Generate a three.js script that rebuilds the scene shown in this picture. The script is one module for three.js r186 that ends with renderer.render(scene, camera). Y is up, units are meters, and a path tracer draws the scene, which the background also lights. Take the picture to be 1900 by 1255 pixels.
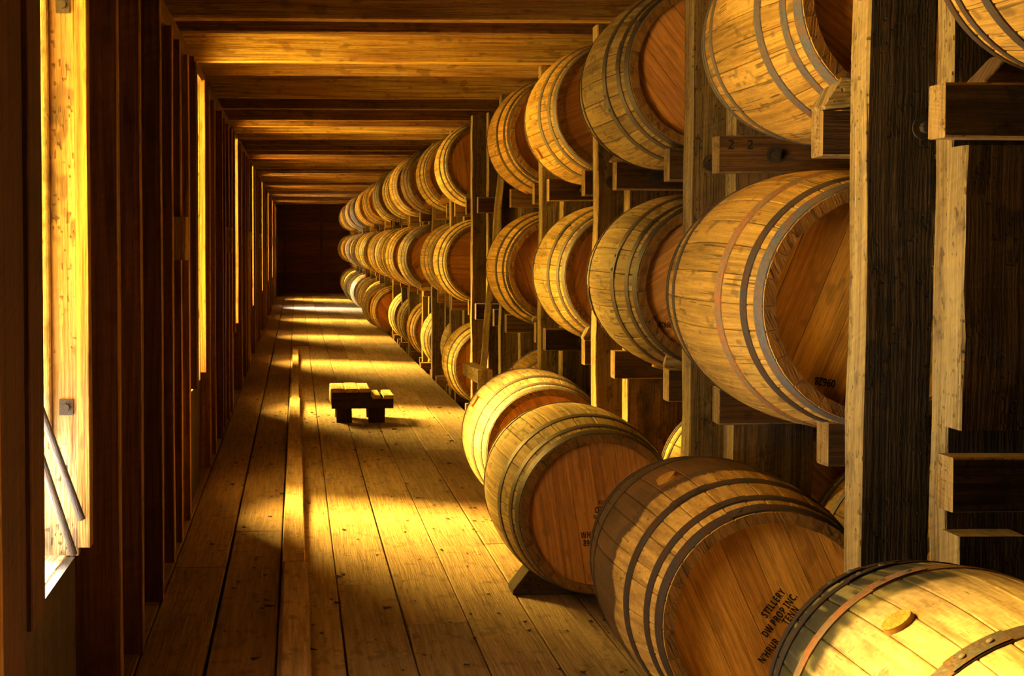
import * as THREE from 'three';
import { TextGeometry } from 'three/addons/geometries/TextGeometry.js';
import { FontLoader } from 'three/addons/loaders/FontLoader.js';
import { mergeGeometries } from 'three/addons/utils/BufferGeometryUtils.js';
import { RectAreaLightUniformsLib } from 'three/addons/lights/RectAreaLightUniformsLib.js';

// ---------------------------------------------------------------- camera, sky, sun, exposure
const scene = new THREE.Scene();
const EYE = 1.2, FOC = 2900, WIDE = 1900, HIGH = 1255;
const camera = new THREE.PerspectiveCamera(2 * Math.atan(HIGH / 2 / FOC) * 180 / Math.PI, WIDE / HIGH, 0.05, 300);
const PITCH = Math.atan(120 / FOC), YAW = Math.atan((160 / FOC) * Math.cos(PITCH));   // the aisle runs to pixel (550, 450); the lens axis meets the frame at (710, 570)
camera.position.set(0, EYE, 0);
camera.rotation.order = 'YXZ';
camera.rotation.set(-PITCH, -YAW, 0);
camera.setViewOffset(WIDE, HIGH, 950 - 710, 627.5 - 570, WIDE, HIGH);
scene.add(camera);

const renderer = new THREE.WebGLRenderer();
renderer.toneMapping = THREE.LinearToneMapping;
renderer.toneMappingExposure = 1.0;
renderer.shadowMap.enabled = true;
RectAreaLightUniformsLib.init();

scene.background = new THREE.Color().setRGB(1.0, 0.98, 0.93);   // bright overcast sky
scene.backgroundIntensity = 12.5;
const sun = new THREE.DirectionalLight(new THREE.Color().setRGB(1, 0.94, 0.82), 155);   // the sun behind haze, a soft wide glow
sun.name = 'hazy_sun';
sun.position.set(-13, 12.0, -27.5); sun.target.position.set(0, 0, -14);
sun.castShadow = true; sun.shadow.radius = 78; sun.shadow.mapSize.set(4096, 4096);
Object.assign(sun.shadow.camera, { left: -26, right: 26, top: 12, bottom: -12, near: 0.5, far: 60 });
scene.add(sun, sun.target);

// ---------------------------------------------------------------- helpers
function rng(seed) { let s = seed >>> 0; return () => { s = (s + 0x6d2b79f5) | 0; let t = Math.imul(s ^ (s >>> 15), 1 | s); t = (t + Math.imul(t ^ (t >>> 7), 61 | t)) ^ t; return ((t ^ (t >>> 14)) >>> 0) / 4294967296; }; }
const R0 = rng(11), rr = (a, b, r = R0) => a + (b - a) * r();
const clamp = THREE.MathUtils.clamp, lerp = THREE.MathUtils.lerp, sstep = THREE.MathUtils.smoothstep;
const used = new Map();
function numbered(name) { const n = used.get(name) ?? 0; used.set(name, n + 1); return n ? name + '_' + String(n).padStart(3, '0') : name; }
function shadow(o) { o.castShadow = true; o.receiveShadow = true; return o; }
function tag(o, label, category, group, kind) {
  if (label) o.userData.label = label;
  if (category) o.userData.category = category;
  if (group) o.userData.group = group;
  if (kind) o.userData.kind = kind;
  return o;
}
function base(name, pos, label, category, group, kind) {
  const g = new THREE.Group(); g.name = numbered(name); g.position.set(...pos); scene.add(g);
  return tag(g, label, category, group, kind);
}
function part(name, geo, mat, parent, label) {
  const m = shadow(new THREE.Mesh(geo, mat)); m.name = parent === scene ? numbered(name) : name; parent.add(m);
  if (label) m.userData.label = label;
  return m;
}
// geometry builder: flat-shaded quads and triangles with uv
class GB {
  constructor() { this.p = []; this.u = []; this.u1 = []; this.groups = []; }
  tri(a, b, c, ua, ub, uc) { this.p.push(...a, ...b, ...c); this.u.push(...ua, ...ub, ...uc); }
  quad(a, b, c, d, ua, ub, uc, ud) { this.tri(a, b, c, ua, ub, uc); this.tri(a, c, d, ua, uc, ud); }
  build() {
    const g = new THREE.BufferGeometry();
    g.setAttribute('position', new THREE.Float32BufferAttribute(this.p, 3));
    g.setAttribute('uv', new THREE.Float32BufferAttribute(this.u, 2));
    g.computeVertexNormals();
    return g;
  }
}
const TU = 1.6, TV = 0.4;   // metres that one wood texture covers along and across the grain
// a sawn board, length along x, width along z, thickness along y, chamfered, edges slightly uneven
function boardGeo(L, W, T, c, seed, rough = 0, n = 1, broad = false) {
  const r = rng(seed * 7919 + 13), g = new GB(), u0 = r(), v0 = r();
  const sec = [[-W / 2 + c, -T / 2], [W / 2 - c, -T / 2], [W / 2, -T / 2 + c], [W / 2, T / 2 - c], [W / 2 - c, T / 2], [-W / 2 + c, T / 2], [-W / 2, T / 2 - c], [-W / 2, -T / 2 + c]];
  const rows = [];
  for (let i = 0; i <= n; i++) {
    const x = -L / 2 + (L * i) / n, jz = (r() - 0.5) * rough, jy = (r() - 0.5) * rough;
    rows.push(sec.map(([z, y]) => [x, y + jy + (r() - 0.5) * rough * 0.6, z + jz + (r() - 0.5) * rough * 0.6]));
  }
  let v = v0; const vs = [v];
  for (let k = 0; k < 8; k++) { const a = sec[k], b = sec[(k + 1) % 8]; v += Math.hypot(a[0] - b[0], a[1] - b[1]) / TV; vs.push(v); }
  for (let i = 0; i < n; i++) {
    const ua = u0 + rows[i][0][0] / TU, ub = u0 + rows[i + 1][0][0] / TU;
    for (let k = 0; k < 8; k++) {
      if (broad && k % 4 === 2) continue;
      const q = (k + 1) % 8;
      g.quad(rows[i][k], rows[i + 1][k], rows[i + 1][q], rows[i][q], [ua, vs[k]], [ub, vs[k]], [ub, vs[k + 1]], [ua, vs[k + 1]]);
    }
  }
  for (const e of [0, n]) {
    const s = rows[e], uv = (p) => [u0 + (p[1] / TV) * 0.6, v0 + p[2] / TV];
    for (let k = 1; k < 7; k++) e ? g.tri(s[0], s[k + 1], s[k], uv(s[0]), uv(s[k + 1]), uv(s[k])) : g.tri(s[0], s[k], s[k + 1], uv(s[0]), uv(s[k]), uv(s[k + 1]));
  }
  if (broad) {   // the two broad faces last, as a material group of their own
    const cut = g.p.length / 3;
    for (let i = 0; i < n; i++) for (const k of [2, 6]) { const ua = u0 + rows[i][0][0] / TU, ub = u0 + rows[i + 1][0][0] / TU, q = k + 1; g.quad(rows[i][k], rows[i + 1][k], rows[i + 1][q % 8], rows[i][q % 8], [ua, vs[k]], [ub, vs[k]], [ub, vs[k + 1]], [ua, vs[k + 1]]); }
    const o = g.build(), all = g.p.length / 3; o.addGroup(0, cut, 0); o.addGroup(cut, all - cut, 1); return o;
  }
  return g.build();
}
const boardCache = new Map();
// a board filling a world-space box; axis = direction of the grain
function board(parent, name, mat, x, y, z, axis, o = {}) {
  const d = { x: x[1] - x[0], y: y[1] - y[0], z: z[1] - z[0] };
  const [L, W, T] = axis === 'x' ? [d.x, d.z, d.y] : axis === 'z' ? [d.z, d.x, d.y] : [d.y, d.z, d.x];
  const variant = o.seed ?? Math.floor(R0() * 4), key = [L, W, T].map((q) => q.toFixed(3)).join() + axis + variant + (o.rough ?? 0) + (o.n ?? 1) + (o.c ?? '') + (o.broad ? 'b' : '');
  if (!boardCache.has(key)) {
    const g = boardGeo(L, W, T, o.c ?? Math.min(0.004, T * 0.2, W * 0.2), variant + 1 + Math.round(L * 100), o.rough ?? 0.002, o.n ?? 1, !!o.broad);
    if (axis === 'z') g.rotateY(Math.PI / 2);
    if (axis === 'y') g.rotateZ(Math.PI / 2);
    boardCache.set(key, g);
  }
  const m = part(name, boardCache.get(key), o.broad ? [mat, o.broad] : mat, parent, o.label), p = parent.isScene ? new THREE.Vector3() : parent.position;
  m.position.set((x[0] + x[1]) / 2 - p.x, (y[0] + y[1]) / 2 - p.y, (z[0] + z[1]) / 2 - p.z);
  if (o.rot) m.rotation.set(...o.rot);
  return m;
}

// ---------------------------------------------------------------- procedural textures
function noiser(seed) {
  const perm = new Float32Array(4096), r = rng(seed);
  for (let i = 0; i < 4096; i++) perm[i] = r();
  return (x, y, px, py) => {   // periodic value noise, px x py cells
    const ix = Math.floor(x), iy = Math.floor(y), fx = x - ix, fy = y - iy, sx = fx * fx * (3 - 2 * fx), sy = fy * fy * (3 - 2 * fy);
    const h = (a, b) => perm[(((a % px) + px) % px * 131 + ((b % py) + py) % py * 17 + ((a % px) + px) % px * (((b % py) + py) % py)) & 4095];
    const a = h(ix, iy), b = h(ix + 1, iy), c = h(ix, iy + 1), d = h(ix + 1, iy + 1);
    return a + (b - a) * sx + (c - a) * sy + (a - b - c + d) * sx * sy;
  };
}
const enc = (c) => Math.round(255 * clamp(c <= 0.0031308 ? c * 12.92 : 1.055 * Math.pow(c, 1 / 2.4) - 0.055, 0, 1));
function makeTex(w, h, fn, wrap = true) {   // fn(u, v) -> [r, g, b linear, height 0..1]
  const col = new Uint8Array(w * h * 4), hgt = new Uint8Array(w * h * 4);
  for (let y = 0; y < h; y++) for (let x = 0; x < w; x++) {
    const q = fn(x / w, y / h), i = (y * w + x) * 4;
    col[i] = enc(q[0]); col[i + 1] = enc(q[1]); col[i + 2] = enc(q[2]); col[i + 3] = 255;
    hgt[i] = hgt[i + 1] = hgt[i + 2] = 255 * clamp(q[3], 0, 1); hgt[i + 3] = 255;
  }
  const mk = (d, srgb) => { const t = new THREE.DataTexture(d, w, h, THREE.RGBAFormat); t.magFilter = t.minFilter = THREE.LinearFilter; t.wrapS = t.wrapT = wrap ? THREE.RepeatWrapping : THREE.ClampToEdgeWrapping; if (srgb) t.colorSpace = THREE.SRGBColorSpace; t.needsUpdate = true; return t; };
  return { map: mk(col, true), bump: mk(hgt, false) };
}
const mix3 = (a, b, t) => [lerp(a[0], b[0], t), lerp(a[1], b[1], t), lerp(a[2], b[2], t)];
function woodTex(o) {
  const N = noiser(o.seed), w = o.w ?? 1024, h = o.h ?? 512;
  return makeTex(w, h, (u, v) => {
    const bend = N(u * 3, v * 4, 3, 4) * 0.035;
    const big = N(u * 4, (v + bend) * 6, 4, 6), g1 = N(u * 6, (v + bend) * 48, 6, 48), g2 = N(u * 14, (v + bend) * 128, 14, 128), fine = N(u * 90, v * 220, 90, 220), spot = N(u * 24, v * 12, 24, 12), spot2 = N(u * 60, v * 30, 60, 30);
    let t = 0.45 * g1 + 0.35 * g2 + 0.2 * big;
    let c = mix3(o.dark, o.light, sstep(t, 0.15, 0.85));
    c = mix3(c, o.tint, sstep(big, 0.35, 0.9) * (o.tintAmount ?? 0.4));
    let height = 0.45 * g2 + 0.3 * g1 + 0.25 * fine;
    if (o.saw) { const s = N((u * 1.6 + v * 0.14) * 110, v * 4, 176, 4), m = 0.5 + 0.5 * s; c = c.map((q) => q * lerp(1, m, o.saw)); height = lerp(height, s, o.saw * 0.8); }
    const crack = sstep(g2, 0.8 - (o.grow ?? 0), 0.93 - (o.grow ?? 0)) * sstep(N(u * 5, v * 40, 5, 40), 0.45, 0.8);
    c = mix3(c, o.dark.map((q) => q * 0.3), crack * (o.crack ?? 0.7)); height -= crack * 0.35;
    const dirt = sstep(spot * 0.6 + spot2 * 0.4, 0.62, 0.8);
    c = mix3(c, o.dirt ?? o.dark.map((q) => q * 0.4), dirt * (o.dirtAmount ?? 0.35));
    if (o.pits) { const k = sstep(N(u * 160, v * 64, 160, 64), 0.78, 0.9) * sstep(spot, 0.35, 0.6); c = mix3(c, o.dark.map((q) => q * 0.2), k * o.pits); height -= 0.4 * k; }
    c = c.map((q) => q * (0.86 + 0.28 * fine));
    return [...c, height];
  });
}
const T = {
  oak: woodTex({ seed: 3, w: 2048, h: 1024, grow: 0.12, light: [0.72, 0.50, 0.125], dark: [0.36, 0.23, 0.058], tint: [0.64, 0.47, 0.16], dirt: [0.09, 0.055, 0.02], dirtAmount: 0.55, crack: 0.9 }),
  head: woodTex({ seed: 5, w: 2048, h: 1024, light: [0.72, 0.32, 0.055], dark: [0.42, 0.16, 0.026], tint: [0.62, 0.26, 0.045], dirt: [0.10, 0.035, 0.01], dirtAmount: 0.35, crack: 0.5 }),
  post: woodTex({ seed: 7, light: [0.52, 0.39, 0.16], dark: [0.20, 0.13, 0.05], tint: [0.38, 0.29, 0.13], saw: 0.35, pits: 0.6, dirtAmount: 0.45 }),
  floor: woodTex({ seed: 9, light: [0.46, 0.325, 0.165], dark: [0.26, 0.17, 0.07], tint: [0.38, 0.275, 0.145], dirt: [0.08, 0.05, 0.02], dirtAmount: 0.4, saw: 0.12 }),
  wall: woodTex({ seed: 13, light: [0.26, 0.10, 0.034], dark: [0.11, 0.038, 0.012], tint: [0.20, 0.075, 0.025], saw: 0.4, dirtAmount: 0.3 }),
  jamb: woodTex({ seed: 29, light: [0.46, 0.33, 0.13], dark: [0.25, 0.15, 0.05], tint: [0.20, 0.09, 0.025], tintAmount: 0.7, saw: 0.3, pits: 0.8, dirtAmount: 0.7, dirt: [0.07, 0.04, 0.015] }),
  mouldShade: woodTex({ seed: 23, light: [0.11, 0.075, 0.04], dark: [0.035, 0.022, 0.012], tint: [0.02, 0.016, 0.014], tintAmount: 0.8, saw: 0.4, pits: 0.6, dirtAmount: 0.6, dirt: [0.012, 0.01, 0.01] }),  // mould blotches on near-black wood, with the shade of the fronts painted in
  joist: woodTex({ seed: 17, light: [0.60, 0.38, 0.10], dark: [0.22, 0.095, 0.022], tint: [0.40, 0.16, 0.03], saw: 0.1, dirtAmount: 0.45 }),
};
{ const N = noiser(21); T.iron = makeTex(512, 128, (u, v) => { const a = N(u * 20, v * 5, 20, 5), b = N(u * 80, v * 20, 80, 20), t = sstep(a * 0.6 + b * 0.4, 0.35, 0.7); const c = mix3([0.13, 0.135, 0.15], [0.19, 0.11, 0.065], t); return [...c.map((q) => q * (0.8 + 0.4 * b)), b]; }); }
function wood(t, color = [1, 1, 1], bump = 0.0025, rough = 0.85, name = '') {
  const m = new THREE.MeshStandardMaterial({ map: t.map, bumpMap: t.bump, bumpScale: bump, roughness: rough });
  m.color.setRGB(...color); m.name = name; return m;
}
const tones = (t, list, bump, rough) => list.map((c) => wood(t, c, bump, rough));
const pick = (a, r = R0) => a[Math.floor(r() * a.length)];
const M = {
  floor: tones(T.floor, [[1, 1, 1], [0.9, 0.9, 0.92], [1.08, 1.05, 1.0], [0.84, 0.82, 0.8], [0.72, 0.62, 0.55]], 0.003, 0.8),
  batten: wood(T.floor, [1.4, 1.36, 1.3], 0.003, 0.85),
  wall: tones(T.wall, [[1, 1, 1], [0.85, 0.82, 0.8], [1.15, 1.15, 1.15]], 0.003, 0.9),
  studLitEdge: wood(T.joist, [1.0, 0.95, 0.85], 0.003, 0.85),  // brighter wood paints window light along the stud edges
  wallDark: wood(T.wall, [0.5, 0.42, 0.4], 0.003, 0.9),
  trim: wood(T.joist, [0.8, 0.72, 0.55], 0.002, 0.75),
  jamb: wood(T.jamb, [1, 1, 1], 0.004, 0.7),
  stop: wood(T.post, [1.35, 1.4, 1.5], 0.003, 0.6),
  joist: tones(T.joist, [[0.7, 0.64, 0.6], [0.42, 0.34, 0.28], [0.95, 0.95, 0.9], [0.55, 0.45, 0.36]], 0.003, 0.85),
  litJoist: wood(T.joist, [1.3, 1.45, 1.3], 0.003, 0.85),  // brighter copy of the joist wood, paints light from nearby windows
  deck: wood(T.joist, [0.4, 0.36, 0.33], 0.003, 0.9),
  post: tones(T.post, [[1, 1, 1], [0.9, 0.88, 0.84], [1.1, 1.08, 1.0]], 0.006, 0.9),
  railFar: tones(T.joist, [[0.7, 0.62, 0.5], [0.45, 0.38, 0.3], [0.9, 0.8, 0.65]], 0.005, 0.9),
  postShadeFace: wood(T.post, [0.5, 0.44, 0.34], 0.006, 0.9),  // darker copy of the post wood, paints shade on its front faces
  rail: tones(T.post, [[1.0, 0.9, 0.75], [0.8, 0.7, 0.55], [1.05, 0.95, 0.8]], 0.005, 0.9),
  railShadeSide: tones(T.joist, [[0.18, 0.14, 0.12], [0.1, 0.08, 0.065], [0.26, 0.2, 0.17]], 0.005, 0.9),  // near-black rail fronts: their shade is put into the colour
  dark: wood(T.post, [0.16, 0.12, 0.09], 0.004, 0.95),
  mouldShade: tones(T.mouldShade, [[1, 0.94, 0.8], [1.5, 1.35, 1.1], [2.5, 2.2, 1.7]], 0.0035, 0.95),  // mould, darkened further to paint shade on fronts turned from the windows
  head: tones(T.head, [[1, 1, 1], [1.12, 1.16, 1.3], [0.86, 0.84, 0.8], [1.25, 1.4, 1.6]], 0.0012, 0.6),
  headGold: tones(T.head, [[1.38, 1.6, 1.25], [1.12, 1.22, 0.95], [1.5, 1.85, 1.5]], 0.0012, 0.6),
  chime: wood(T.oak, [0.42, 0.29, 0.16], 0.002, 0.8),
  iron: tones(T.iron, [[0.62, 0.58, 0.55], [1.25, 1.35, 1.5], [0.5, 0.42, 0.36]], 0.0006, 0.55),
  rust: wood(T.iron, [2.2, 1.5, 0.8], 0.001, 0.7),
  bolt: wood(T.iron, [0.3, 0.24, 0.2], 0.001, 0.6),
  ink: new THREE.MeshStandardMaterial({ color: 0x0c0906, roughness: 0.9 }),
  bung: wood(T.oak, [1.15, 0.85, 0.45], 0.001, 0.7),
  amberPane: new THREE.MeshPhysicalMaterial({ color: new THREE.Color().setRGB(1.0, 0.79, 0.33), transmission: 1, thickness: 0, roughness: 0.05, ior: 1.45 }),
  outside: new THREE.MeshStandardMaterial({ color: new THREE.Color().setRGB(0.82, 0.80, 0.74), roughness: 1 }),
};
for (const m of M.iron) m.metalness = 0.35;
const STAVE = {
  cream: tones(T.oak, [[1.12, 1.25, 2.6], [1.02, 1.12, 2.3], [1.2, 1.36, 2.9], [1.08, 1.18, 2.3]], 0.0015, 0.75),   // stave tones of a barrel: pale, ochre, grey, dark
  pale: tones(T.oak, [[1.15, 1.2, 1.3], [1.0, 1.02, 1.05], [1.3, 1.36, 1.5], [1.08, 1.08, 1.0]], 0.0015, 0.75),
  ochre: tones(T.oak, [[1.1, 1.0, 0.75], [0.88, 0.78, 0.55], [1.25, 1.12, 0.85], [1.0, 0.88, 0.62]], 0.0015, 0.75),
  grey: tones(T.oak, [[0.85, 0.88, 0.92], [0.7, 0.71, 0.72], [0.98, 1.0, 1.05], [0.82, 0.8, 0.74]], 0.0015, 0.8),
  tan: tones(T.oak, [[0.85, 0.68, 0.46], [0.74, 0.58, 0.38], [0.92, 0.75, 0.52], [0.8, 0.66, 0.48]], 0.0015, 0.75),
};

// ---------------------------------------------------------------- the setting
const WALL = -0.45, OUT = -0.60, WIN = 4.36, W0 = 3.42, WW = 0.665, NWIN = 8, END = -36.9, BACK = 1.2, CEIL = 2.08, SILL = 0.516, WTOP = 1.99, RIGHT = 2.7;

// floor: rows of long planks, butt-jointed
const floor = base('floor', [0, 0, 0], null, null, null, 'structure');
{
  const r = rng(101), xs = [-0.62, -0.455, -0.262, -0.06, 0.14, 0.34, 0.54, 0.745, 0.95, 1.2];
  for (let k = 0; k + 1 < xs.length; k++) {
    let z = BACK; const gapL = k === 2 ? 0.008 : 0.0025;
    while (z > END) {
      let L = rr(2.4, 4.4, r); if (z - L < END + 1.2) L = z - END;
      const dy = rr(-0.002, 0.002, r);
      board(floor, 'plank', k < 3 ? M.floor[4] : pick(M.floor, r), [xs[k] + gapL, xs[k + 1] - 0.0025], [-0.045 + dy, dy], [z - L + 0.002, z - 0.002], 'z', { rough: 0.0025, n: 2, c: 0.003, seed: Math.floor(r() * 30) });  // rows along the wall get a darker tone, painting in shade
      z -= L;
    }
  }
  board(floor, 'subfloor', M.dark, [-0.7, RIGHT + 0.1], [-0.2, -0.12], [END - 0.1, BACK + 0.1], 'z', { c: 0.004 });
  board(floor, 'edge_beam', M.dark, [1.12, 1.195], [-0.12, -0.046], [END, BACK], 'z', { c: 0.004 });
}
// left wall: studs, siding, sole and top plates; windows every 4.36 m
const wall = base('wall_left', [WALL, 0, 0], null, null, null, 'structure');
const winFar = (k) => -(W0 + WIN * k), winNear = (k) => winFar(k) + WW;
{
  const r = rng(202);
  // siding between the windows, vertical boards outside the studs
  const span = (za, zb, y0, y1) => { let z = za; while (z > zb + 0.01) { const L = Math.min(rr(0.18, 0.26, r), z - zb); const M2 = z - L - zb < 0.08 ? z - zb : L; board(wall, 'siding_board', pick(M.wall, r), [OUT - 0.03, OUT], [y0, y1], [z - M2 + 0.001, z - 0.001], 'y', { c: 0.002, seed: Math.floor(r() * 12) }); z -= M2; } };
  let z = BACK;
  for (let k = 0; k < NWIN; k++) {
    span(z, winNear(k), -0.2, 2.5);
    span(winNear(k), winFar(k), -0.2, SILL - 0.03); span(winNear(k), winFar(k), WTOP, 2.5);
    z = winFar(k);
  }
  span(z, END, -0.2, 2.5);
  board(wall, 'weather_skin', M.dark, [OUT - 0.06, OUT - 0.032], [-0.2, 2.5], [winNear(0), BACK], 'z');
  for (let k = 0; k < NWIN; k++) {
    const far = winFar(k), zb = k + 1 < NWIN ? winNear(k + 1) : END;
    board(wall, 'weather_skin', M.dark, [OUT - 0.06, OUT - 0.032], [-0.2, 2.5], [zb, far], 'z');
    board(wall, 'weather_skin', M.dark, [OUT - 0.06, OUT - 0.032], [-0.2, SILL - 0.03], [far, winNear(k)], 'z');
    board(wall, 'weather_skin', M.dark, [OUT - 0.06, OUT - 0.032], [WTOP, 2.5], [far, winNear(k)], 'z');
  }
  // studs
  const stud = (zc, w = 0.052, dx = 0) => board(wall, 'stud', M.studLitEdge, [OUT + 0.002, WALL + dx], [0.0, 2.0], [-zc - w, -zc], 'y', { rough: 0.004, n: 4, c: 0.003, seed: Math.floor(r() * 10), broad: pick(M.wall, r) });
  for (let k = -1; k < NWIN; k++) {
    const o = WIN * k + W0;
    for (const d of [0.56, 1.10, 1.78, 2.40, 2.83, 3.32]) if (o + d > -1 && o + d < -END - 0.1) stud(o + d + rr(-0.04, 0.04, r), 0.05, rr(-0.008, 0.008, r));
    // short block nailed across a stud
    if (k >= 0) board(wall, 'nailing_block', M.joist[2], [WALL - 0.06, WALL + 0.022], [1.13, 1.30], [-(o + 2.83) - 0.02, -(o + 2.83) + 0.12], 'y', { c: 0.004 });
  }
  // inner boarding beside the near window
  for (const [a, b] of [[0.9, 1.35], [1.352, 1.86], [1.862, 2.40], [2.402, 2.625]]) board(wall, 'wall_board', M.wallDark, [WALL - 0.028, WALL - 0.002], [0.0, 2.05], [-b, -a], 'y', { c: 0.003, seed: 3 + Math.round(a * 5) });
  for (let k = 0; k < NWIN; k++) {   // framing below the sills and over the heads
    board(wall, 'apron_board', M.dark, [WALL - 0.052, WALL - 0.034], [0.0, SILL - 0.002], [winFar(k) + 0.001, winNear(k) + 0.02], 'y', { c: 0.002 });
    board(wall, 'head_board', M.wall[0], [OUT, WALL - 0.01], [WTOP, WTOP + 0.05], [winFar(k), winNear(k)], 'z', { c: 0.002 });
  }
  board(wall, 'sole_plate', M.wallDark, [OUT, WALL - 0.07], [-0.002, 0.05], [END, BACK], 'z', { c: 0.004 });
  board(wall, 'top_plate', M.joist[1], [OUT, WALL - 0.03], [2.0, CEIL], [END, BACK], 'z', { c: 0.004 });
}
// windows
for (let k = 0; k < NWIN; k++) {
  const far = winFar(k), near = winNear(k), w = base('window_' + (k + 1), [WALL, SILL, far], null, null, null, 'structure');
  const near1 = k === 0;
  board(w, 'jamb', M.jamb, [OUT - 0.02, WALL - 0.027], [SILL, WTOP], [far - 0.04, far], 'y', { rough: 0.003, n: 6, c: 0.002, seed: k });
  board(w, 'jamb', M.jamb, [OUT - 0.02, WALL - 0.027], [SILL, WTOP], [near, near + 0.04], 'y', { c: 0.002, seed: k + 9 });
  board(w, 'casing', M.trim, [WALL - 0.026, WALL + 0.001], [SILL + 0.02 + (k % 3) * 0.02, 2.0], [far - 0.035, far + 0.012], 'y', { rough: 0.002, n: 5, c: 0.002, seed: k });
  board(w, 'casing', M.wallDark, [WALL - 0.034, WALL + 0.006], [0.545, 2.0], [near - 0.012, near + 0.122], 'y', { rough: 0.002, n: 3, c: 0.003, seed: k });
  board(w, 'sill', M.stop, [OUT - 0.06, WALL - 0.053], [SILL - 0.03, SILL], [far - 0.03, near + 0.03], 'z', { c: 0.003 });
  const stop = part('stop_bead', new THREE.CapsuleGeometry(0.016, WTOP - SILL - 0.24 - 0.03, 4, 10), M.stop, w);
  stop.position.set(WALL - 0.096 - w.position.x, (WTOP + SILL + 0.24) / 2 - SILL, 0.012);
  // old yellowed pane; on the near window and the farthest it is gone at the foot
  const paneFoot = near1 ? SILL + 0.33 : k === NWIN - 2 ? SILL + 0.75 : SILL + 0.01;
  { const p = board(w, 'pane', M.amberPane, [OUT - 0.012, OUT - 0.010], [paneFoot, WTOP], [far + 0.002, near - 0.002], 'y', { c: 0.0003, rough: 0 }); p.castShadow = false; }
  if (k < 3) for (const by of [1.71, 0.842]) {
    // square bolt plates on the jamb
    const b = part('hinge_bolt', new THREE.BoxGeometry(0.03, 0.034, 0.006), M.bolt, w); b.position.set(WALL - 0.05 - w.position.x, by - SILL, 0.004);
    const nut = part('nut', new THREE.CylinderGeometry(0.008, 0.0085, 0.012, 10), M.bolt, b); nut.rotation.x = Math.PI / 2; nut.position.z = 0.007;
  }
}
// two iron rods leaning in the near window
for (const [a, b, lab] of [[[-0.56, 0.90, -3.33], [-0.466, 0.60, -3.395], 'upper rusty iron rod leaning across the foot of the near left window'], [[-0.562, 0.86, -3.25], [-0.476, 0.535, -3.34], 'lower rusty iron rod leaning in the foot of the near left window, reaching the sill']]) {
  const A = new THREE.Vector3(...a), B = new THREE.Vector3(...b), d = B.clone().sub(A);
  const g = new THREE.CylinderGeometry(0.0085, 0.0085, d.length(), 12, 6), q = new THREE.Quaternion().setFromUnitVectors(new THREE.Vector3(0, 1, 0), d.clone().normalize());
  const m = part('iron_rod', g, M.bolt, scene); m.position.copy(A.add(B).multiplyScalar(0.5)); m.quaternion.copy(q);
  tag(m, lab, 'rod', 'iron rods leaning in the near window');
}
// ceiling: joists across the aisle, deck boards over them
const ceiling = base('ceiling', [0, CEIL, 0], null, null, null, 'structure');
{
  const r = rng(303);
  const zs = [0.3, 1.1, 1.9, 2.75, 3.55, 4.4, 5.2, 6.18, 6.58, 7.69, 8.31, 9.56, 10.4, 11.3, 11.95, 12.6, 13.35]; let q = 13.35; while (q < 36.2) { q += rr(0.62, 0.88, r); zs.push(q); }
  for (const z of zs) { const t = rr(0.05, 0.085, r), dip = rr(-0.004, 0.004, r); const pale = z === 7.69 || z === 12.6; board(ceiling, 'joist', pale ? M.litJoist : pick(M.joist, r), [OUT + 0.01, RIGHT], [CEIL + dip, CEIL + 0.24], [-z - t, -z], 'x', { rough: 0.004, n: 6, c: 0.004, seed: Math.floor(r() * 12) }); }  // the pale pair has light from the windows beside it painted in
  let x = OUT - 0.06; while (x < RIGHT) { const w = 0.235; let z = BACK + 0.1; while (z > END) { const L = Math.min(rr(4, 6, r), z - END + 0.12); board(ceiling, 'deck_plank', M.deck, [x + 0.001, Math.min(x + w, RIGHT + 0.1) - 0.001], [CEIL + 0.24, CEIL + 0.27], [z - L, z], 'z', { c: 0.002, seed: Math.floor(r() * 8) }); z -= L; } x += w; }
  board(ceiling, 'upper_floor', M.dark, [OUT - 0.08, RIGHT + 0.12], [CEIL + 0.272, CEIL + 0.36], [END - 0.1, BACK + 0.1], 'z');
}
// end wall, wall behind the camera, wall behind the racks
{
  const r = rng(404), back = base('wall_back', [0, 0, END], null, null, null, 'structure');
  for (let y = -0.12; y < 2.3; y += 0.2) board(back, 'wall_board', pick(M.wall, r), [OUT, RIGHT], [y + 0.002, y + 0.198], [END - 0.03, END], 'x', { seed: Math.floor(r() * 9) });
  for (const x of [-0.3, 0.55, 1.15]) board(back, 'stud', M.wall[1], [x, x + 0.06], [0, CEIL], [END, END + 0.05], 'y');
  board(back, 'weather_skin', M.dark, [OUT - 0.08, RIGHT + 0.12], [-0.2, 2.45], [END - 0.1, END - 0.032], 'x');
  const right = base('wall_right', [RIGHT, 0, 0], null, null, null, 'structure');
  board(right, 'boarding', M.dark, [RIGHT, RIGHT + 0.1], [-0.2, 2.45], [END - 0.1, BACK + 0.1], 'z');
  const front = base('wall_front', [0, 0, BACK], null, null, null, 'structure');
  board(front, 'boarding', M.dark, [OUT - 0.08, RIGHT + 0.1], [-0.2, 2.45], [BACK, BACK + 0.1], 'x');
}
// bright yard outside the windows
{ const g = part('ground', new THREE.BoxGeometry(60, 0.2, 90), M.outside, scene); g.position.set(-30.8, -0.9, -18); tag(g, null, null, null, 'structure'); }

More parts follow.
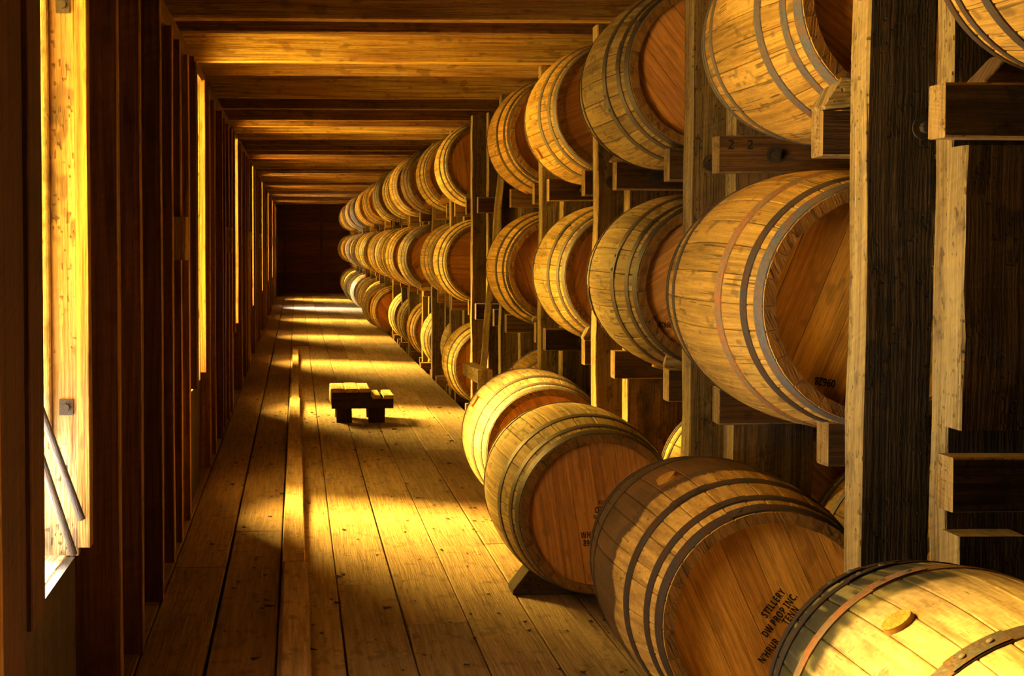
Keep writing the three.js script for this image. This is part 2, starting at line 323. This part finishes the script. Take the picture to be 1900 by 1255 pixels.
// ---------------------------------------------------------------- the racks
const Z0 = new Map([[-1, 1.82], [0, 3.29], [1, 4.77], [2, 6.29], [3, 7.74], [4, 9.27], [5, 10.8]]);
const LAST = 21; for (let i = 6; i <= LAST; i++) Z0.set(i, 10.8 + 1.49 * (i - 5));
const TIER = { top: EYE + 0.565, middle: EYE - 0.14, bottom: 0.318 };
const railTop = { top: EYE + 0.303, middle: EYE - 0.412, bottom: 0.05 };
const ORD = ['first', 'second', 'third', 'fourth', 'fifth', 'sixth', 'seventh', 'eighth', 'ninth', 'tenth', 'eleventh', 'twelfth', 'thirteenth', 'fourteenth', 'fifteenth', 'sixteenth', 'seventeenth', 'eighteenth'];
const font = await new FontLoader().loadAsync('fonts/droid/droid_sans_bold.typeface.json');
function lettering(text, size, depth = 0.0007, squeeze = 0.72) {
  const g = new TextGeometry(text, { font, size, depth, curveSegments: 3 }); g.computeBoundingBox();
  const b = g.boundingBox; g.translate(-(b.min.x + b.max.x) / 2, -(b.min.y + b.max.y) / 2, 0); g.scale(squeeze, 1, 1); return g;
}
const boltGeo = mergeGeometries([new THREE.CylinderGeometry(0.026, 0.026, 0.006, 18).rotateX(Math.PI / 2), new THREE.CylinderGeometry(0.012, 0.013, 0.022, 8).rotateX(Math.PI / 2).translate(0, 0, 0.01)]);
for (const [i, z0] of Z0) {
  const r = rng(900 + i * 17), far = i > 8;
  const label = i === -1 ? 'rack frame with painted-shade mouldy posts and rails at the right edge of the photo'
    : i === 0 ? 'rack frame with the broad rough post and a rail stamped 2 2'
    : i === 4 ? 'empty rack frame with bare rails, no barrels on any tier'
    : i <= 3 ? `rack frame of rough posts and rails, ${['', 'second', 'third', 'fourth'][i]} back from the broad near post`
    : `rack frame of rough posts and rails, ${ORD[i - 5]} behind the empty one`;
  const k = base('barrel_rack', [1.217, -0.12, -z0], label, 'rack', 'timber barrel racks along the aisle');
  const jx = i >= 0 && i <= 5 ? 0 : rr(-0.02, 0.02, r);
  const bm = i < 0 ? M.mouldShade[0] : M.mouldShade[2], fm = i <= 0 ? M.mouldShade[0] : M.postShadeFace;  // darker tones for the broad faces: mould plus painted shade
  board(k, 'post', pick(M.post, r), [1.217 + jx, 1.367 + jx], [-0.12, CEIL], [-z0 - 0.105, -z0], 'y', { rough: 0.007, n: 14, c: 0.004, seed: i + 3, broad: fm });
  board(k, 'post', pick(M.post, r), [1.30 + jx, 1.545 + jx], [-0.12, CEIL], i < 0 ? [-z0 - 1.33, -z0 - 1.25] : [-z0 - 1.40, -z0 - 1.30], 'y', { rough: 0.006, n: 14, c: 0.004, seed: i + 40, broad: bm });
  if (i <= 5) board(k, 'post', M.mouldShade[2], [1.98, 2.12], [-0.12, CEIL], [-z0 - 0.105, -z0], 'y', { rough: 0.006, n: 6, c: 0.004, seed: i + 70 });
  for (const t of ['bottom', 'middle', 'top']) {
    const y = railTop[t], ht = t === 'bottom' ? 0.11 : 0.105;
    const wide = 0.082;
    const f0 = rr(-0.02, 0.02, r), b0 = rr(-0.02, 0.02, r);
    board(k, 'rail', pick(M.rail, r), [1.215 + f0, RIGHT - 0.02], [y - ht, y], [-z0 - 0.235 - wide, -z0 - 0.235], 'x', { rough: 0.005, n: 6, c: 0.004, seed: i * 3 + 5, broad: i > 4 ? pick(M.railFar, r) : i < 0 ? M.mouldShade[0] : pick(M.railShadeSide, r) });
    board(k, 'rail', i === 0 && t === 'top' ? M.rail[1] : pick(M.rail, r), [(i < 0 ? 1.24 : 1.20) + b0, RIGHT - 0.02], [y - ht, y], [-z0 - 1.155, -z0 - 1.075], 'x', { rough: 0.005, n: 6, c: 0.004, seed: i * 3 + 6, broad: i > 4 ? pick(M.railFar, r) : i === 0 && t === 'top' ? M.railShadeSide[2] : i < 0 ? M.mouldShade[0] : pick(M.railShadeSide, r) });
    if (i >= 0 && i <= 6 && t !== 'bottom') { const b = part('bolt', boltGeo, M.bolt, k); b.position.set(1.352 - 1.217 + 0.0, y - 0.055 + 0.12, -1.074); }
    if (i === 0 && t === 'top') for (const dx of [-0.02, 0.035]) { const s = part('stamped_number', lettering('2', 0.026, 0.001, 0.9), M.ink, k); s.position.set(1.245 + dx - 1.217, y - 0.027 + 0.12, -1.0745); }
  }
  if (i >= -1 && i <= 5) { const b = part('bolt', boltGeo, M.bolt, k); b.position.set(i === 0 ? 0.125 : 0.06, 1.445 + 0.12, 0.002); }
  if (i === -1) {   // cleats on the near back post
    board(k, 'cleat', M.post[0], [1.303, 1.45], [0.83, 1.39], [-z0 - 1.248, -z0 - 1.17], 'y', { rough: 0.008, n: 6, broad: M.mouldShade[1] });
    board(k, 'cleat', M.post[2], [1.301, 1.44], [0.10, 0.62], [-z0 - 1.248, -z0 - 1.165], 'y', { rough: 0.012, n: 5, broad: M.mouldShade[0] });
  }
}
// a loose timber lying behind the brightest floor barrel
{ const m = board(scene, 'loose_timber', M.post[2], [0.895, 0.965], [0.49, 0.56], [-8.7, -7.4], 'z', { rough: 0.004, n: 4 }); m.rotation.set(-0.05, -0.05, 0);
  tag(m, 'short rough timber poking out past the post behind the brightest floor barrel', 'timber'); }

{ const m = board(scene, 'leaning_board', M.post[2], [1.124, 1.162], [0.004, 1.75], [-9.22, -9.18], 'y', { rough: 0.007, n: 10 }); m.rotation.z = -0.093;
  tag(m, 'narrow rough board leaning against the empty rack bay', 'board'); }

// ---------------------------------------------------------------- barrels
const BR = 0.31, CR = 0.262, HL = 0.445, NST = 28;
const rad = (t) => BR - (BR - CR) * (t / HL) * (t / HL);
function staveGeo(a0, a1, seed) {
  const r = rng(seed), g = new GB(), n = 10, u0 = r(), v0 = r(), gap = 0.0011, lift = rr(-0.0006, 0.0006, r), th = 0.026;
  const P = (t, a, rd, sh) => [Math.cos(a + sh / rd) * rd, Math.sin(a + sh / rd) * rd, t];
  const rows = [], am = (a0 + a1) / 2;
  for (let i = 0; i <= n; i++) {
    const t = -HL + (2 * HL * i) / n, R = rad(t) + lift, q = R - th;
    rows.push([P(t, a0, R - 0.0022, gap * 0.5), P(t, a0, R, gap + 0.0022), P(t, am, R + 0.0002, 0), P(t, a1, R, -gap - 0.0022), P(t, a1, R - 0.0022, -gap * 0.5), P(t, a1, q, -gap * 0.5), P(t, a0, q, gap * 0.5)]);
  }
  const vv = [0, 0.003, (a1 - a0) * 0.15, (a1 - a0) * 0.3, (a1 - a0) * 0.3 + 0.003, (a1 - a0) * 0.3 + 0.03, (a1 - a0) * 0.6 + 0.03, (a1 - a0) * 0.6 + 0.06].map((q) => v0 + q / TV);
  const face = (k) => { for (let i = 0; i < n; i++) { const q = (k + 1) % 7, ua = u0 + (-HL + (2 * HL * i) / n) / TU, ub = u0 + (-HL + (2 * HL * (i + 1)) / n) / TU; g.quad(rows[i][k], rows[i][q], rows[i + 1][q], rows[i + 1][k], [ua, vv[k]], [ua, vv[k + 1]], [ub, vv[k + 1]], [ub, vv[k]]); } };
  for (const k of [0, 1, 2, 3]) face(k);
  const cut = g.p.length / 3;
  for (const k of [4, 5, 6]) face(k);
  for (const e of [0, n]) { const s = rows[e], uv = (p) => [u0 + p[1] / TU * 3, v0 + p[0] / TV]; for (let k = 1; k < 6; k++) e ? g.tri(s[0], s[k], s[k + 1], uv(s[0]), uv(s[k]), uv(s[k + 1])) : g.tri(s[0], s[k + 1], s[k], uv(s[0]), uv(s[k + 1]), uv(s[k])); }
  const o = g.build(), all = g.p.length / 3;
  // barrel-wide uv for stains: around, along
  const u1 = []; for (let i = 0; i < all; i++) { let a = Math.atan2(g.p[i * 3 + 1], g.p[i * 3]); while (a < a0 - 0.6) a += 2 * Math.PI; while (a > a0 + 2 * Math.PI - 0.6) a -= 2 * Math.PI; u1.push((a / (2 * Math.PI)) % 2, (g.p[i * 3 + 2] + HL) / (2 * HL)); }
  o.setAttribute('uv1', new THREE.Float32BufferAttribute(u1, 2));
  o.clearGroups(); o.addGroup(0, cut, 0); o.addGroup(cut, all - cut, 1);
  return o;
}
function ringGeo(t0, t1, lift, th = 0.0022, seg = 72) {   // hoop band hugging the bulge
  const g = new GB(), P = (a, R, t) => [Math.cos(a) * R, Math.sin(a) * R, t];
  const ra = rad(t0) + lift, rb = rad(t1) + lift, rm = rad((t0 + t1) / 2) + lift + 0.0004;
  for (let i = 0; i < seg; i++) {
    const a = (2 * Math.PI * i) / seg, b = (2 * Math.PI * (i + 1)) / seg, ua = (i / seg) * 4, ub = ((i + 1) / seg) * 4, tm = (t0 + t1) / 2;
    g.quad(P(a, ra + th, t0), P(b, ra + th, t0), P(b, rm + th, tm), P(a, rm + th, tm), [ua, 0], [ub, 0], [ub, 0.25], [ua, 0.25]);
    g.quad(P(a, rm + th, tm), P(b, rm + th, tm), P(b, rb + th, t1), P(a, rb + th, t1), [ua, 0.25], [ub, 0.25], [ub, 0.5], [ua, 0.5]);
    g.quad(P(a, ra - 0.003, t0), P(b, ra - 0.003, t0), P(b, ra + th, t0), P(a, ra + th, t0), [ua, 0.5], [ub, 0.5], [ub, 0.55], [ua, 0.55]);
    g.quad(P(a, rb + th, t1), P(b, rb + th, t1), P(b, rb - 0.003, t1), P(a, rb - 0.003, t1), [ua, 0.5], [ub, 0.5], [ub, 0.55], [ua, 0.55]);
  }
  const o = g.build(); return o;
}
function lapGeo(t0, t1, lift) {   // the riveted overlap of a hoop
  const g = new GB(), P = (a, R, t) => [Math.cos(a) * R, Math.sin(a) * R, t], n = 6, A = 0.34, R0_ = rad(t0) + lift + 0.0046, R1_ = rad(t1) + lift + 0.0046;
  for (let i = 0; i < n; i++) { const a = (A * i) / n, b = (A * (i + 1)) / n; g.quad(P(a, R0_, t0), P(b, R0_, t0), P(b, R1_, t1), P(a, R1_, t1), [a, 0], [b, 0], [b, 0.4], [a, 0.4]); }
  for (const a of [0, A]) g.quad(P(a, R0_, t0), P(a, R1_, t1), P(a, R1_ - 0.004, t1), P(a, R0_ - 0.004, t0), [a, 0], [a, 0.4], [a + 0.02, 0.4], [a + 0.02, 0]);
  return g.build();
}
const HOOPS = [[0.403, 0.441], [0.338, 0.368], [0.195, 0.232], [-0.232, -0.195], [-0.368, -0.338], [-0.441, -0.403]];
const hoopGeos = HOOPS.map(([a, b]) => ringGeo(a, b, 0.0004)), lapGeos = HOOPS.map(([a, b]) => lapGeo(a, b, 0.0004));
const rivetGeo = new THREE.SphereGeometry(0.0065, 10, 6, 0, Math.PI * 2, 0, Math.PI / 2).scale(1, 0.6, 1).rotateZ(-Math.PI / 2);
function headBoards(seed) {   // head of edge-joined boards cut to a disc
  const r = rng(seed), cuts = [-1], H = 0.2395; let x = -H; while (x < H - 0.05) { x += rr(0.055, 0.11, r); cuts.push(Math.min(1, x / H)); } if (cuts[cuts.length - 1] < 1) cuts.push(1);
  return cuts.slice(1).map((c, i) => {
    const a = cuts[i] * H + 0.0007, b = c * H - 0.0007, s = new THREE.Shape(), n = 14, pts = [];
    for (let q = 0; q <= n; q++) { const xx = a + ((b - a) * q) / n; pts.push([xx, Math.sqrt(Math.max(0, H * H - xx * xx))]); }
    pts.forEach(([px, py], q) => (q ? s.lineTo(px, py) : s.moveTo(px, py))); pts.reverse().forEach(([px, py]) => s.lineTo(px, -py));
    const g = new THREE.ExtrudeGeometry(s, { depth: 0.018, bevelEnabled: false, curveSegments: 1 }), p = g.attributes.position, uv = [], o = r();
    for (let q = 0; q < p.count; q++) uv.push(p.getY(q) / TU + o, p.getX(q) / TV + o * 3);
    g.setAttribute('uv', new THREE.Float32BufferAttribute(uv, 2));
    g.translate(0, 0, rr(-0.0007, 0.0007, r)); return g;
  });
}
const backHead = new THREE.CircleGeometry(0.2395, 40).rotateY(Math.PI);
const VAR = [0, 1, 2].map((v) => {
  const r = rng(5000 + v), w = [...Array(NST)].map(() => rr(0.7, 1.3, r)), sum = w.reduce((a, b) => a + b); let a = Math.PI / 2 - (w[0] / sum) * Math.PI;
  const staves = w.map((q, i) => { const b = a + (q / sum) * Math.PI * 2, g = staveGeo(a, b, 6000 + v * 100 + i); a = b; return g; });
  return { staves, head: headBoards(7000 + v), merged: null, mergedHead: null };
});
for (const v of VAR) {
  const bare = (g) => { const c = g.clone(); c.deleteAttribute('uv1'); c.clearGroups(); return c; };
  v.merged = mergeGeometries(v.staves.map(bare)); v.mergedHead = mergeGeometries(v.head);
}
const bungGeo = new THREE.CylinderGeometry(0.027, 0.029, 0.012, 20);
function barrel(x, y, z, o, label, group) {
  const r = rng(o.seed), v = VAR[o.variant ?? Math.floor(r() * 3)], g = base('whiskey_barrel', [x, y, z], label, 'barrel', group);
  const roll = o.roll ?? rr(1.9, 4.4, r), sm = o.mats ?? STAVE[o.tone ?? 'ochre'];
  g.rotation.order = 'YXZ'; g.rotation.set(o.pitch ?? 0, o.yaw ?? 0, roll); if (o.scale) g.scale.setScalar(o.scale);
  if (o.far) { const s = part('staves', v.merged, pick(sm, r), g); s.userData.kind = 'stuff'; }
  else for (const s of v.staves) part('stave', s, [pick(sm, r), M.chime], g);
  const im = o.iron ?? pick(M.iron, r), skew = rr(0, 6.28, r);
  HOOPS.forEach((h, k) => {
    const hoop = part('hoop', hoopGeos[k], o.hoops?.[k] ?? im, g); hoop.rotation.z = o.lap?.[k] !== undefined ? o.lap[k] - roll : skew + k * 0.5;
    if (!o.far && !o.mid) {
      part('hoop_lap', lapGeos[k], o.hoops?.[k] ?? im, hoop);
      for (const a of [0.09, 0.25]) { const q = part('rivet', rivetGeo, im, hoop), t = (h[0] + h[1]) / 2, R = rad(t) + 0.005; q.position.set(Math.cos(a) * R, Math.sin(a) * R, t); q.rotation.z = a; }
    }
  });
  const hm = o.head ?? M.head, hr = o.headTurn !== undefined ? o.headTurn - roll : rr(0, 3.14, r), tone = o.far ? pick(hm, r) : null;
  if (o.far) { const h = part('head', v.mergedHead, tone, g); h.position.z = 0.395; h.rotation.z = hr; }
  else for (const hg of v.head) { const h = part('head_board', hg, pick(hm, r), g); h.position.z = 0.395; h.rotation.z = hr; }
  const bh = part('back_head', backHead, M.chime, g); bh.position.z = -0.41;
  if (!o.far) { const b = part('bung', bungGeo, M.bung, g); b.position.y = BR + 0.003; }
  for (const [text, size, px, py, ang, sq] of o.text ?? []) {   // stencilled on the head, placed as it stands
    const m = part('stencil_lettering', lettering(text, size, 0.0006, sq ?? 0.7), M.ink, g), c = Math.cos(-roll), s = Math.sin(-roll);
    m.position.set(px * c - py * s, px * s + py * c, 0.4136); m.rotation.z = ang - roll;
  }
  return g;
}
// stained barrels have a barrel-wide colour map (around, along)
function stainTex(seed, fn) {
  const N = noiser(seed);
  return makeTex(2048, 1024, (u, v) => {
    const g1 = N(v * 8, u * 160, 8, 160), g2 = N(v * 30, u * 420, 30, 420), big = N(v * 6, u * 24, 6, 24), fine = N(u * 300, v * 220, 300, 220);
    const st = Math.floor(u * 28 + 0.01), tone = N(st * 1.7 + 0.5, 0.5, 64, 64);
    let c = mix3([0.32, 0.21, 0.06], [0.68, 0.49, 0.16], sstep(0.5 * g1 + 0.3 * g2 + 0.2 * big, 0.12, 0.8));
    c = fn(c, u, v, N, { g1, g2, big, fine, tone });
    const crack = sstep(g2, 0.8, 0.92) * sstep(N(v * 12, u * 60, 12, 60), 0.5, 0.8);
    c = mix3(c, [0.05, 0.03, 0.012], 0.7 * crack);
    return [...c.map((q) => q * (0.85 + 0.3 * fine)), 0.5 * g2 + 0.3 * g1 + 0.2 * fine - 0.3 * crack];
  });
}
function stainMat(t) { for (const q of [t.map, t.bump]) q.channel = 1; return [[1, 1, 1], [0.93, 0.92, 0.9], [1.08, 1.07, 1.05]].map((c) => wood(t, c, 0.0015, 0.7)); }
// floor barrel three: rear half soaked dark, ragged edge at the bilge
const wetMats = stainMat(stainTex(31, (c, u, v, N, q) => {
  const edge = 0.60 + (N(u * 28, 0.5, 28, 4) - 0.5) * 0.10 + (q.big - 0.5) * 0.05 + (q.g2 - 0.5) * 0.02;
  const wet = 1 - sstep(v, edge - 0.012, edge + 0.012);
  c = c.map((k, i) => k * [0.95, 0.8, 0.58][i]);
  c = mix3(c, mix3([0.17, 0.075, 0.02], [0.06, 0.028, 0.01], sstep(Math.abs(v - edge + 0.03), 0.0, 0.05) < 0.5 ? 1 : q.big), wet * 0.92);
  return c;
}));
// nearest floor barrel: pale, back end stained greenish black
const greenMats = stainMat(stainTex(33, (c, u, v, N, q) => {
  c = c.map((k, i) => k * [0.92, 1.0, 1.75][i]);
  const e = 0.36 + (N(u * 20, 1.5, 20, 4) - 0.5) * 0.06;
  const m = (1 - sstep(v, e - 0.02, e + 0.02)) * sstep(u, 0.13, 0.18) * (1 - sstep(u, 0.50, 0.58));
  c = mix3(c, mix3([0.025, 0.03, 0.018], [0.34, 0.30, 0.10], sstep(q.g1 * 0.6 + q.big * 0.4, 0.42, 0.75)), 0.95 * m);
  const blot = Math.hypot((u - 0.30) * 2.0, (v - 0.60) * 0.9) + (q.big - 0.5) * 0.05 + (q.fine - 0.5) * 0.02;
  return mix3(c, [0.06, 0.06, 0.04], 0.75 * (1 - sstep(blot, 0.02, 0.035)));
}));

// four barrels rolled out on the floor
const FLOOR = 'barrels rolled out on the floor beside the racks', RACK = { top: 'barrels on the top rack tier', middle: 'barrels on the middle rack tier', bottom: 'barrels on the bottom rack tier' };
const zc = (i) => -(Z0.get(i) + 0.69);
barrel(1.065, 0.316, zc(2), { seed: 1, tone: 'cream', roll: 1.0, variant: 0, iron: M.iron[1], headTurn: 0.5 }, 'brightly lit cream barrel on the floor with grey hoops and a reddish head', FLOOR);
barrel(0.985, 0.314, zc(1), { seed: 2, tone: 'grey', roll: 3.7, variant: 1, headTurn: 0.15, head: [M.head[0], M.head[2]], text: [['RIC', 0.013, 0.012, 0.034, 0.03], ['OT', 0.02, 0.003, 0.009, 0.03], ['NO', 0.013, -0.005, -0.014, 0.03], ['WHIS', 0.021, -0.03, -0.073, 0.03], ['890', 0.02, -0.032, -0.1, 0.03]] }, 'greyish floor barrel with a plain orange-brown head stencilled WHIS, chocked by a wedge', FLOOR);
barrel(1.106, 0.315, zc(0), { seed: 3, mats: wetMats, roll: 0.5, variant: 2, iron: M.iron[2], headTurn: 0.42, head: M.headGold, lap: { 0: 1.62, 1: 1.72, 2: 1.9 }, text: [['STILLERY', 0.0185, 0.005, 0.042, 0.93], ['DW PROP INC.', 0.0185, 0.02, 0.014, 0.93], ['TENN', 0.0185, 0.046, 0.012, 0.93], ['N\u2019HRUR', 0.0185, -0.004, -0.07, 0.93]] }, 'dark-soaked floor barrel with a golden head stencilled STILLERY and brown hoops', FLOOR);
barrel(1.17, 0.32, -2.50, { seed: 4, mats: greenMats, roll: 0.62, variant: 0, hoops: { 2: M.iron[0], 3: M.rust, 4: M.bolt, 5: M.bolt }, lap: { 2: 1.9, 3: 1.75, 4: 1.75, 5: 1.9 } }, 'pale barrel with a raised round bung, rusty hoops and a greenish black stained end', FLOOR);
// barrels pushed in behind them, bottom tier
barrel(1.735, 0.318, zc(0), { seed: 12, tone: 'tan', head: [M.head[2]] }, 'shaded barrel deep in the rack behind the one stencilled STILLERY', RACK.bottom);
barrel(1.654, 0.318, zc(1), { seed: 13, tone: 'pale' }, 'pale barrel peeping out behind the rough post above the STILLERY barrel', RACK.bottom);
barrel(1.70, 0.318, zc(2), { seed: 14, tone: 'ochre' }, 'barrel in the rack behind the brightly lit cream floor barrel', RACK.bottom);
barrel(1.436, 0.318, zc(3), { seed: 15, tone: 'ochre' }, 'ochre bottom barrel showing its top behind the brightly lit cream floor barrel', RACK.bottom);
// top and middle tiers of the near bays
barrel(1.47, TIER.top + 0.02, -2.50, { seed: 20, tone: 'ochre', iron: M.iron[0] }, 'gold top-tier barrel cut off by the upper right corner', RACK.top);
barrel(1.418, TIER.top, zc(0), { seed: 21, tone: 'ochre', variant: 1 }, 'golden top-tier barrel above the one numbered 09628 behind the broad post', RACK.top);
barrel(1.336, TIER.top, zc(1), { seed: 22, tone: 'grey', variant: 2, head: [M.head[1], M.head[0]] }, 'top-tier barrel with greyish staves, white drips and an orange head, second from the camera post', RACK.top);
barrel(1.353, TIER.top, zc(2), { seed: 23, tone: 'ochre', variant: 0, iron: M.iron[1], head: [M.head[0], M.head[2]] }, 'yellow top-tier barrel with pale grey hoops and a dark red-brown head', RACK.top);
barrel(1.355, TIER.top, zc(3), { seed: 24, tone: 'tan', variant: 1 }, 'brown-yellow top-tier barrel right beside the empty rack bay', RACK.top);
barrel(1.321, TIER.middle, zc(0) + 0.06, { seed: 31, tone: 'ochre', variant: 0, scale: 1.04, iron: M.iron[0], hoops: { 0: M.iron[1], 2: M.rust }, headTurn: 2.75, head: M.headGold, text: [['09628', 0.0175, -0.115, -0.172, 2.98]] }, 'large golden middle-tier barrel with blue-grey front hoop, head numbered 09628, behind the broad post', RACK.middle);
barrel(1.368, TIER.middle, zc(1), { seed: 32, tone: 'grey', variant: 1, headTurn: 2.2, head: [M.head[1], M.head[3]], text: [['09628', 0.0167, -0.165, -0.13, 3.05]] }, 'grey-gold middle-tier barrel with orange head, left of the large golden one', RACK.middle);
barrel(1.394, TIER.middle, zc(2), { seed: 33, tone: 'pale', variant: 2, iron: M.iron[1] }, 'pale yellow middle-tier barrel with shiny grey hoops and a red-brown head', RACK.middle);
barrel(1.352, TIER.middle, zc(3), { seed: 34, tone: 'ochre', variant: 0, headTurn: 0.3, head: [M.head[1], M.headGold[1]] }, 'ochre middle-tier barrel with a two-toned head, beside the empty bay', RACK.middle);
// beyond the empty bay every tier is full
{
  const X = { middle: [1.323, 1.344, 1.25, 1.22, 1.23], top: [1.331, 1.307, 1.275, 1.26], bottom: [1.391, 1.517, 1.466, 1.44, 1.435, 1.426, 1.272] }, r = rng(77);
  for (const t of ['top', 'middle', 'bottom']) for (let i = 5; i <= LAST; i++) {
    const k = i - 5, x = X[t][k] ?? rr(1.22, 1.32, r), tone = pick(['pale', 'ochre', 'grey', 'ochre', 'pale', 'tan'], r);
    barrel(x, TIER[t] + rr(-0.005, 0.005, r), zc(i), { seed: 300 + i * 3 + { top: 0, middle: 1, bottom: 2 }[t], tone: k === 0 ? 'pale' : tone, far: i > 11, mid: i > 4, iron: pick(M.iron, r) },
      `${{ pale: 'pale', ochre: 'yellow', grey: 'greyish', tan: 'brownish' }[k === 0 ? 'pale' : tone]} oak barrel on the ${t} tier, ${ORD[k]} back from the empty rack bay`, RACK[t]);
  }
}
// wedges that chock the barrels
function wedge(x, y, z, w, h, d, ang, mat, label) {
  const s = new THREE.Shape(); s.moveTo(0, 0); s.lineTo(w, 0); s.lineTo(w * 0.45, h); s.lineTo(w * 0.36, h); s.lineTo(0, h * 0.12);
  const g = new THREE.ExtrudeGeometry(s, { depth: d, bevelEnabled: true, bevelSize: 0.002, bevelThickness: 0.002, bevelSegments: 1 }), p = g.attributes.position, uv = [];
  for (let q = 0; q < p.count; q++) uv.push(p.getX(q) / TU + p.getZ(q), (p.getY(q) + p.getZ(q)) / TV);
  g.setAttribute('uv', new THREE.Float32BufferAttribute(uv, 2));
  const m = part('wooden_chock', g, mat, scene); m.position.set(x, y, z); m.rotation.z = ang; tag(m, label, 'chock', 'wooden barrel chocks');
  return m;
}
wedge(0.735, 0.002, -5.36, 0.2, 0.105, 0.12, 0, M.dark, 'dark wooden wedge on the floor under the barrel stencilled WHIS');  // near-black tone paints in the shade beside the barrel
const zr = (i) => -(Z0.get(i) + 0.235 + 0.085);
wedge(1.205, railTop.top + 0.002, zr(0), 0.13, 0.065, 0.09, 0.1, M.post[2], 'wooden wedge on the rail end under the golden top-tier barrel');
wedge(1.19, railTop.top + 0.002, -(Z0.get(1) + 1.14), 0.1, 0.045, 0.08, 0, M.rail[0], 'small wedge on the rail under the greyish top-tier barrel with white drips');
wedge(1.21, railTop.middle + 0.002, zr(1), 0.1, 0.08, 0.02, 0.15, M.post[2], 'thin wedge standing on the rail under the grey-gold barrel left of the large golden one');
wedge(1.215, railTop.middle + 0.002, zr(2), 0.1, 0.06, 0.06, 0.1, M.post[0], 'wedge on the rail end under the pale yellow middle-tier barrel');
wedge(1.22, railTop.middle + 0.002, zr(3), 0.09, 0.06, 0.06, 0.1, M.post[0], 'wedge on the rail end under the middle barrel beside the empty bay');
wedge(1.20, railTop.top + 0.002, zr(5), 0.1, 0.08, 0.08, 0.2, M.post[2], 'lit wedge on the top rail just beyond the empty bay');
for (let i = 6; i <= 13; i++) for (const t of ['top', 'middle']) wedge(1.15 + rr(-0.03, 0.03), railTop[t] + 0.002, zr(i), 0.11, 0.075, 0.085, rr(-0.1, 0.2), M.railFar[2], `brown block chocking the ${ORD[i - 5]} barrel of the ${t} tier beyond the empty rack bay`);
wedge(1.33, railTop.top + 0.002, -3.06, 0.14, 0.06, 0.1, 0, M.mouldShade[2], 'dark wedge on the rail under the top barrel in the upper right corner');

// ---------------------------------------------------------------- on the floor
// raised batten along the floor, in lengths
[[-2.2, -5.62, -0.047, 0.036], [-5.63, -8.9, -0.052, 0.03], [-8.91, -11.6, -0.052, 0.022], [-11.61, -17.0, -0.04, 0.018]].forEach(([a, b, x0, x1], k) => {
  const m = board(scene, 'floor_batten', M.batten, [x0, x1], [0.004, 0.046], [b, a], 'z', { rough: 0.004, n: 6, c: 0.003, seed: k });
  tag(m, ['worn batten on the floor, the length that runs out at the bottom of the view', 'second length of the floor batten, crossed by the broad light patch', 'third length of the floor batten, left of the small dark stool', 'farthest length of the floor batten, ending in the shade'][k], 'batten', 'battens in line along the floor');
});
// low wooden stool
{
  const s = base('step_stool', [0.43, 0.0, -10.5], 'low black-sided wooden stool with pale worn top standing mid aisle', 'stool');
  const mt = wood(T.post, [1.75, 1.7, 1.55], 0.003, 0.8), md = wood(T.post, [0.16, 0.12, 0.09], 0.004, 0.95);
  const zf = -10.3, zb = -10.74;
  for (const [a, b] of [[0.225, 0.318], [0.32, 0.408], [0.41, 0.485]]) board(s, 'top_plank', mt, [a, b], [0.205, 0.232], [zb, zf - 0.004], 'z', { rough: 0.003, c: 0.006 });
  for (const [a, b] of [[0.50, 0.555], [0.575, 0.64]]) board(s, 'low_top_plank', mt, [a, b], [0.165, 0.188], [zb + 0.06, zf - 0.002], 'z', { rough: 0.004, c: 0.004 });
  board(s, 'side_board', md, [0.23, 0.64], [0.10, 0.165], [zf - 0.03, zf], 'x', { rough: 0.003 });
  board(s, 'side_board', md, [0.232, 0.49], [0.163, 0.207], [zf - 0.03, zf], 'x', { rough: 0.003 });
  board(s, 'side_board', md, [0.23, 0.64], [0.10, 0.165], [zb + 0.02, zb + 0.05], 'x', { rough: 0.003 });
  board(s, 'end_board', mt, [0.224, 0.24], [0.12, 0.205], [zb, zf - 0.032], 'z', { rough: 0.002 });
  for (const [a, b] of [[0.262, 0.365], [0.475, 0.585]]) for (const z of [zf - 0.05, zb + 0.06]) board(s, 'leg', md, [a, b], [0.001, 0.105], [z - 0.045, z], 'y', { rough: 0.003 });
}
// wood chips and grit
{
  const r = rng(55), n = 420, g = new THREE.TetrahedronGeometry(0.008).scale(1.5, 0.35, 0.8), m = new THREE.InstancedMesh(g, wood(T.post, [0.2, 0.14, 0.09], 0.001, 1), n), d = new THREE.Object3D();
  for (let i = 0; i < n; i++) { d.position.set(rr(-0.35, 1.15, r), 0.003, -rr(3.4, 12, r)); d.rotation.set(0, rr(0, 6.28, r), 0); d.scale.setScalar(rr(0.3, 1.6, r) * (r() < 0.1 ? 1.6 : 1)); d.updateMatrix(); m.setMatrixAt(i, d.matrix); }
  m.name = 'wood_chips'; tag(shadow(m), 'dark wood chips and grit scattered over the plank floor', 'chips', null, 'stuff'); scene.add(m);
}
renderer.render(scene, camera);
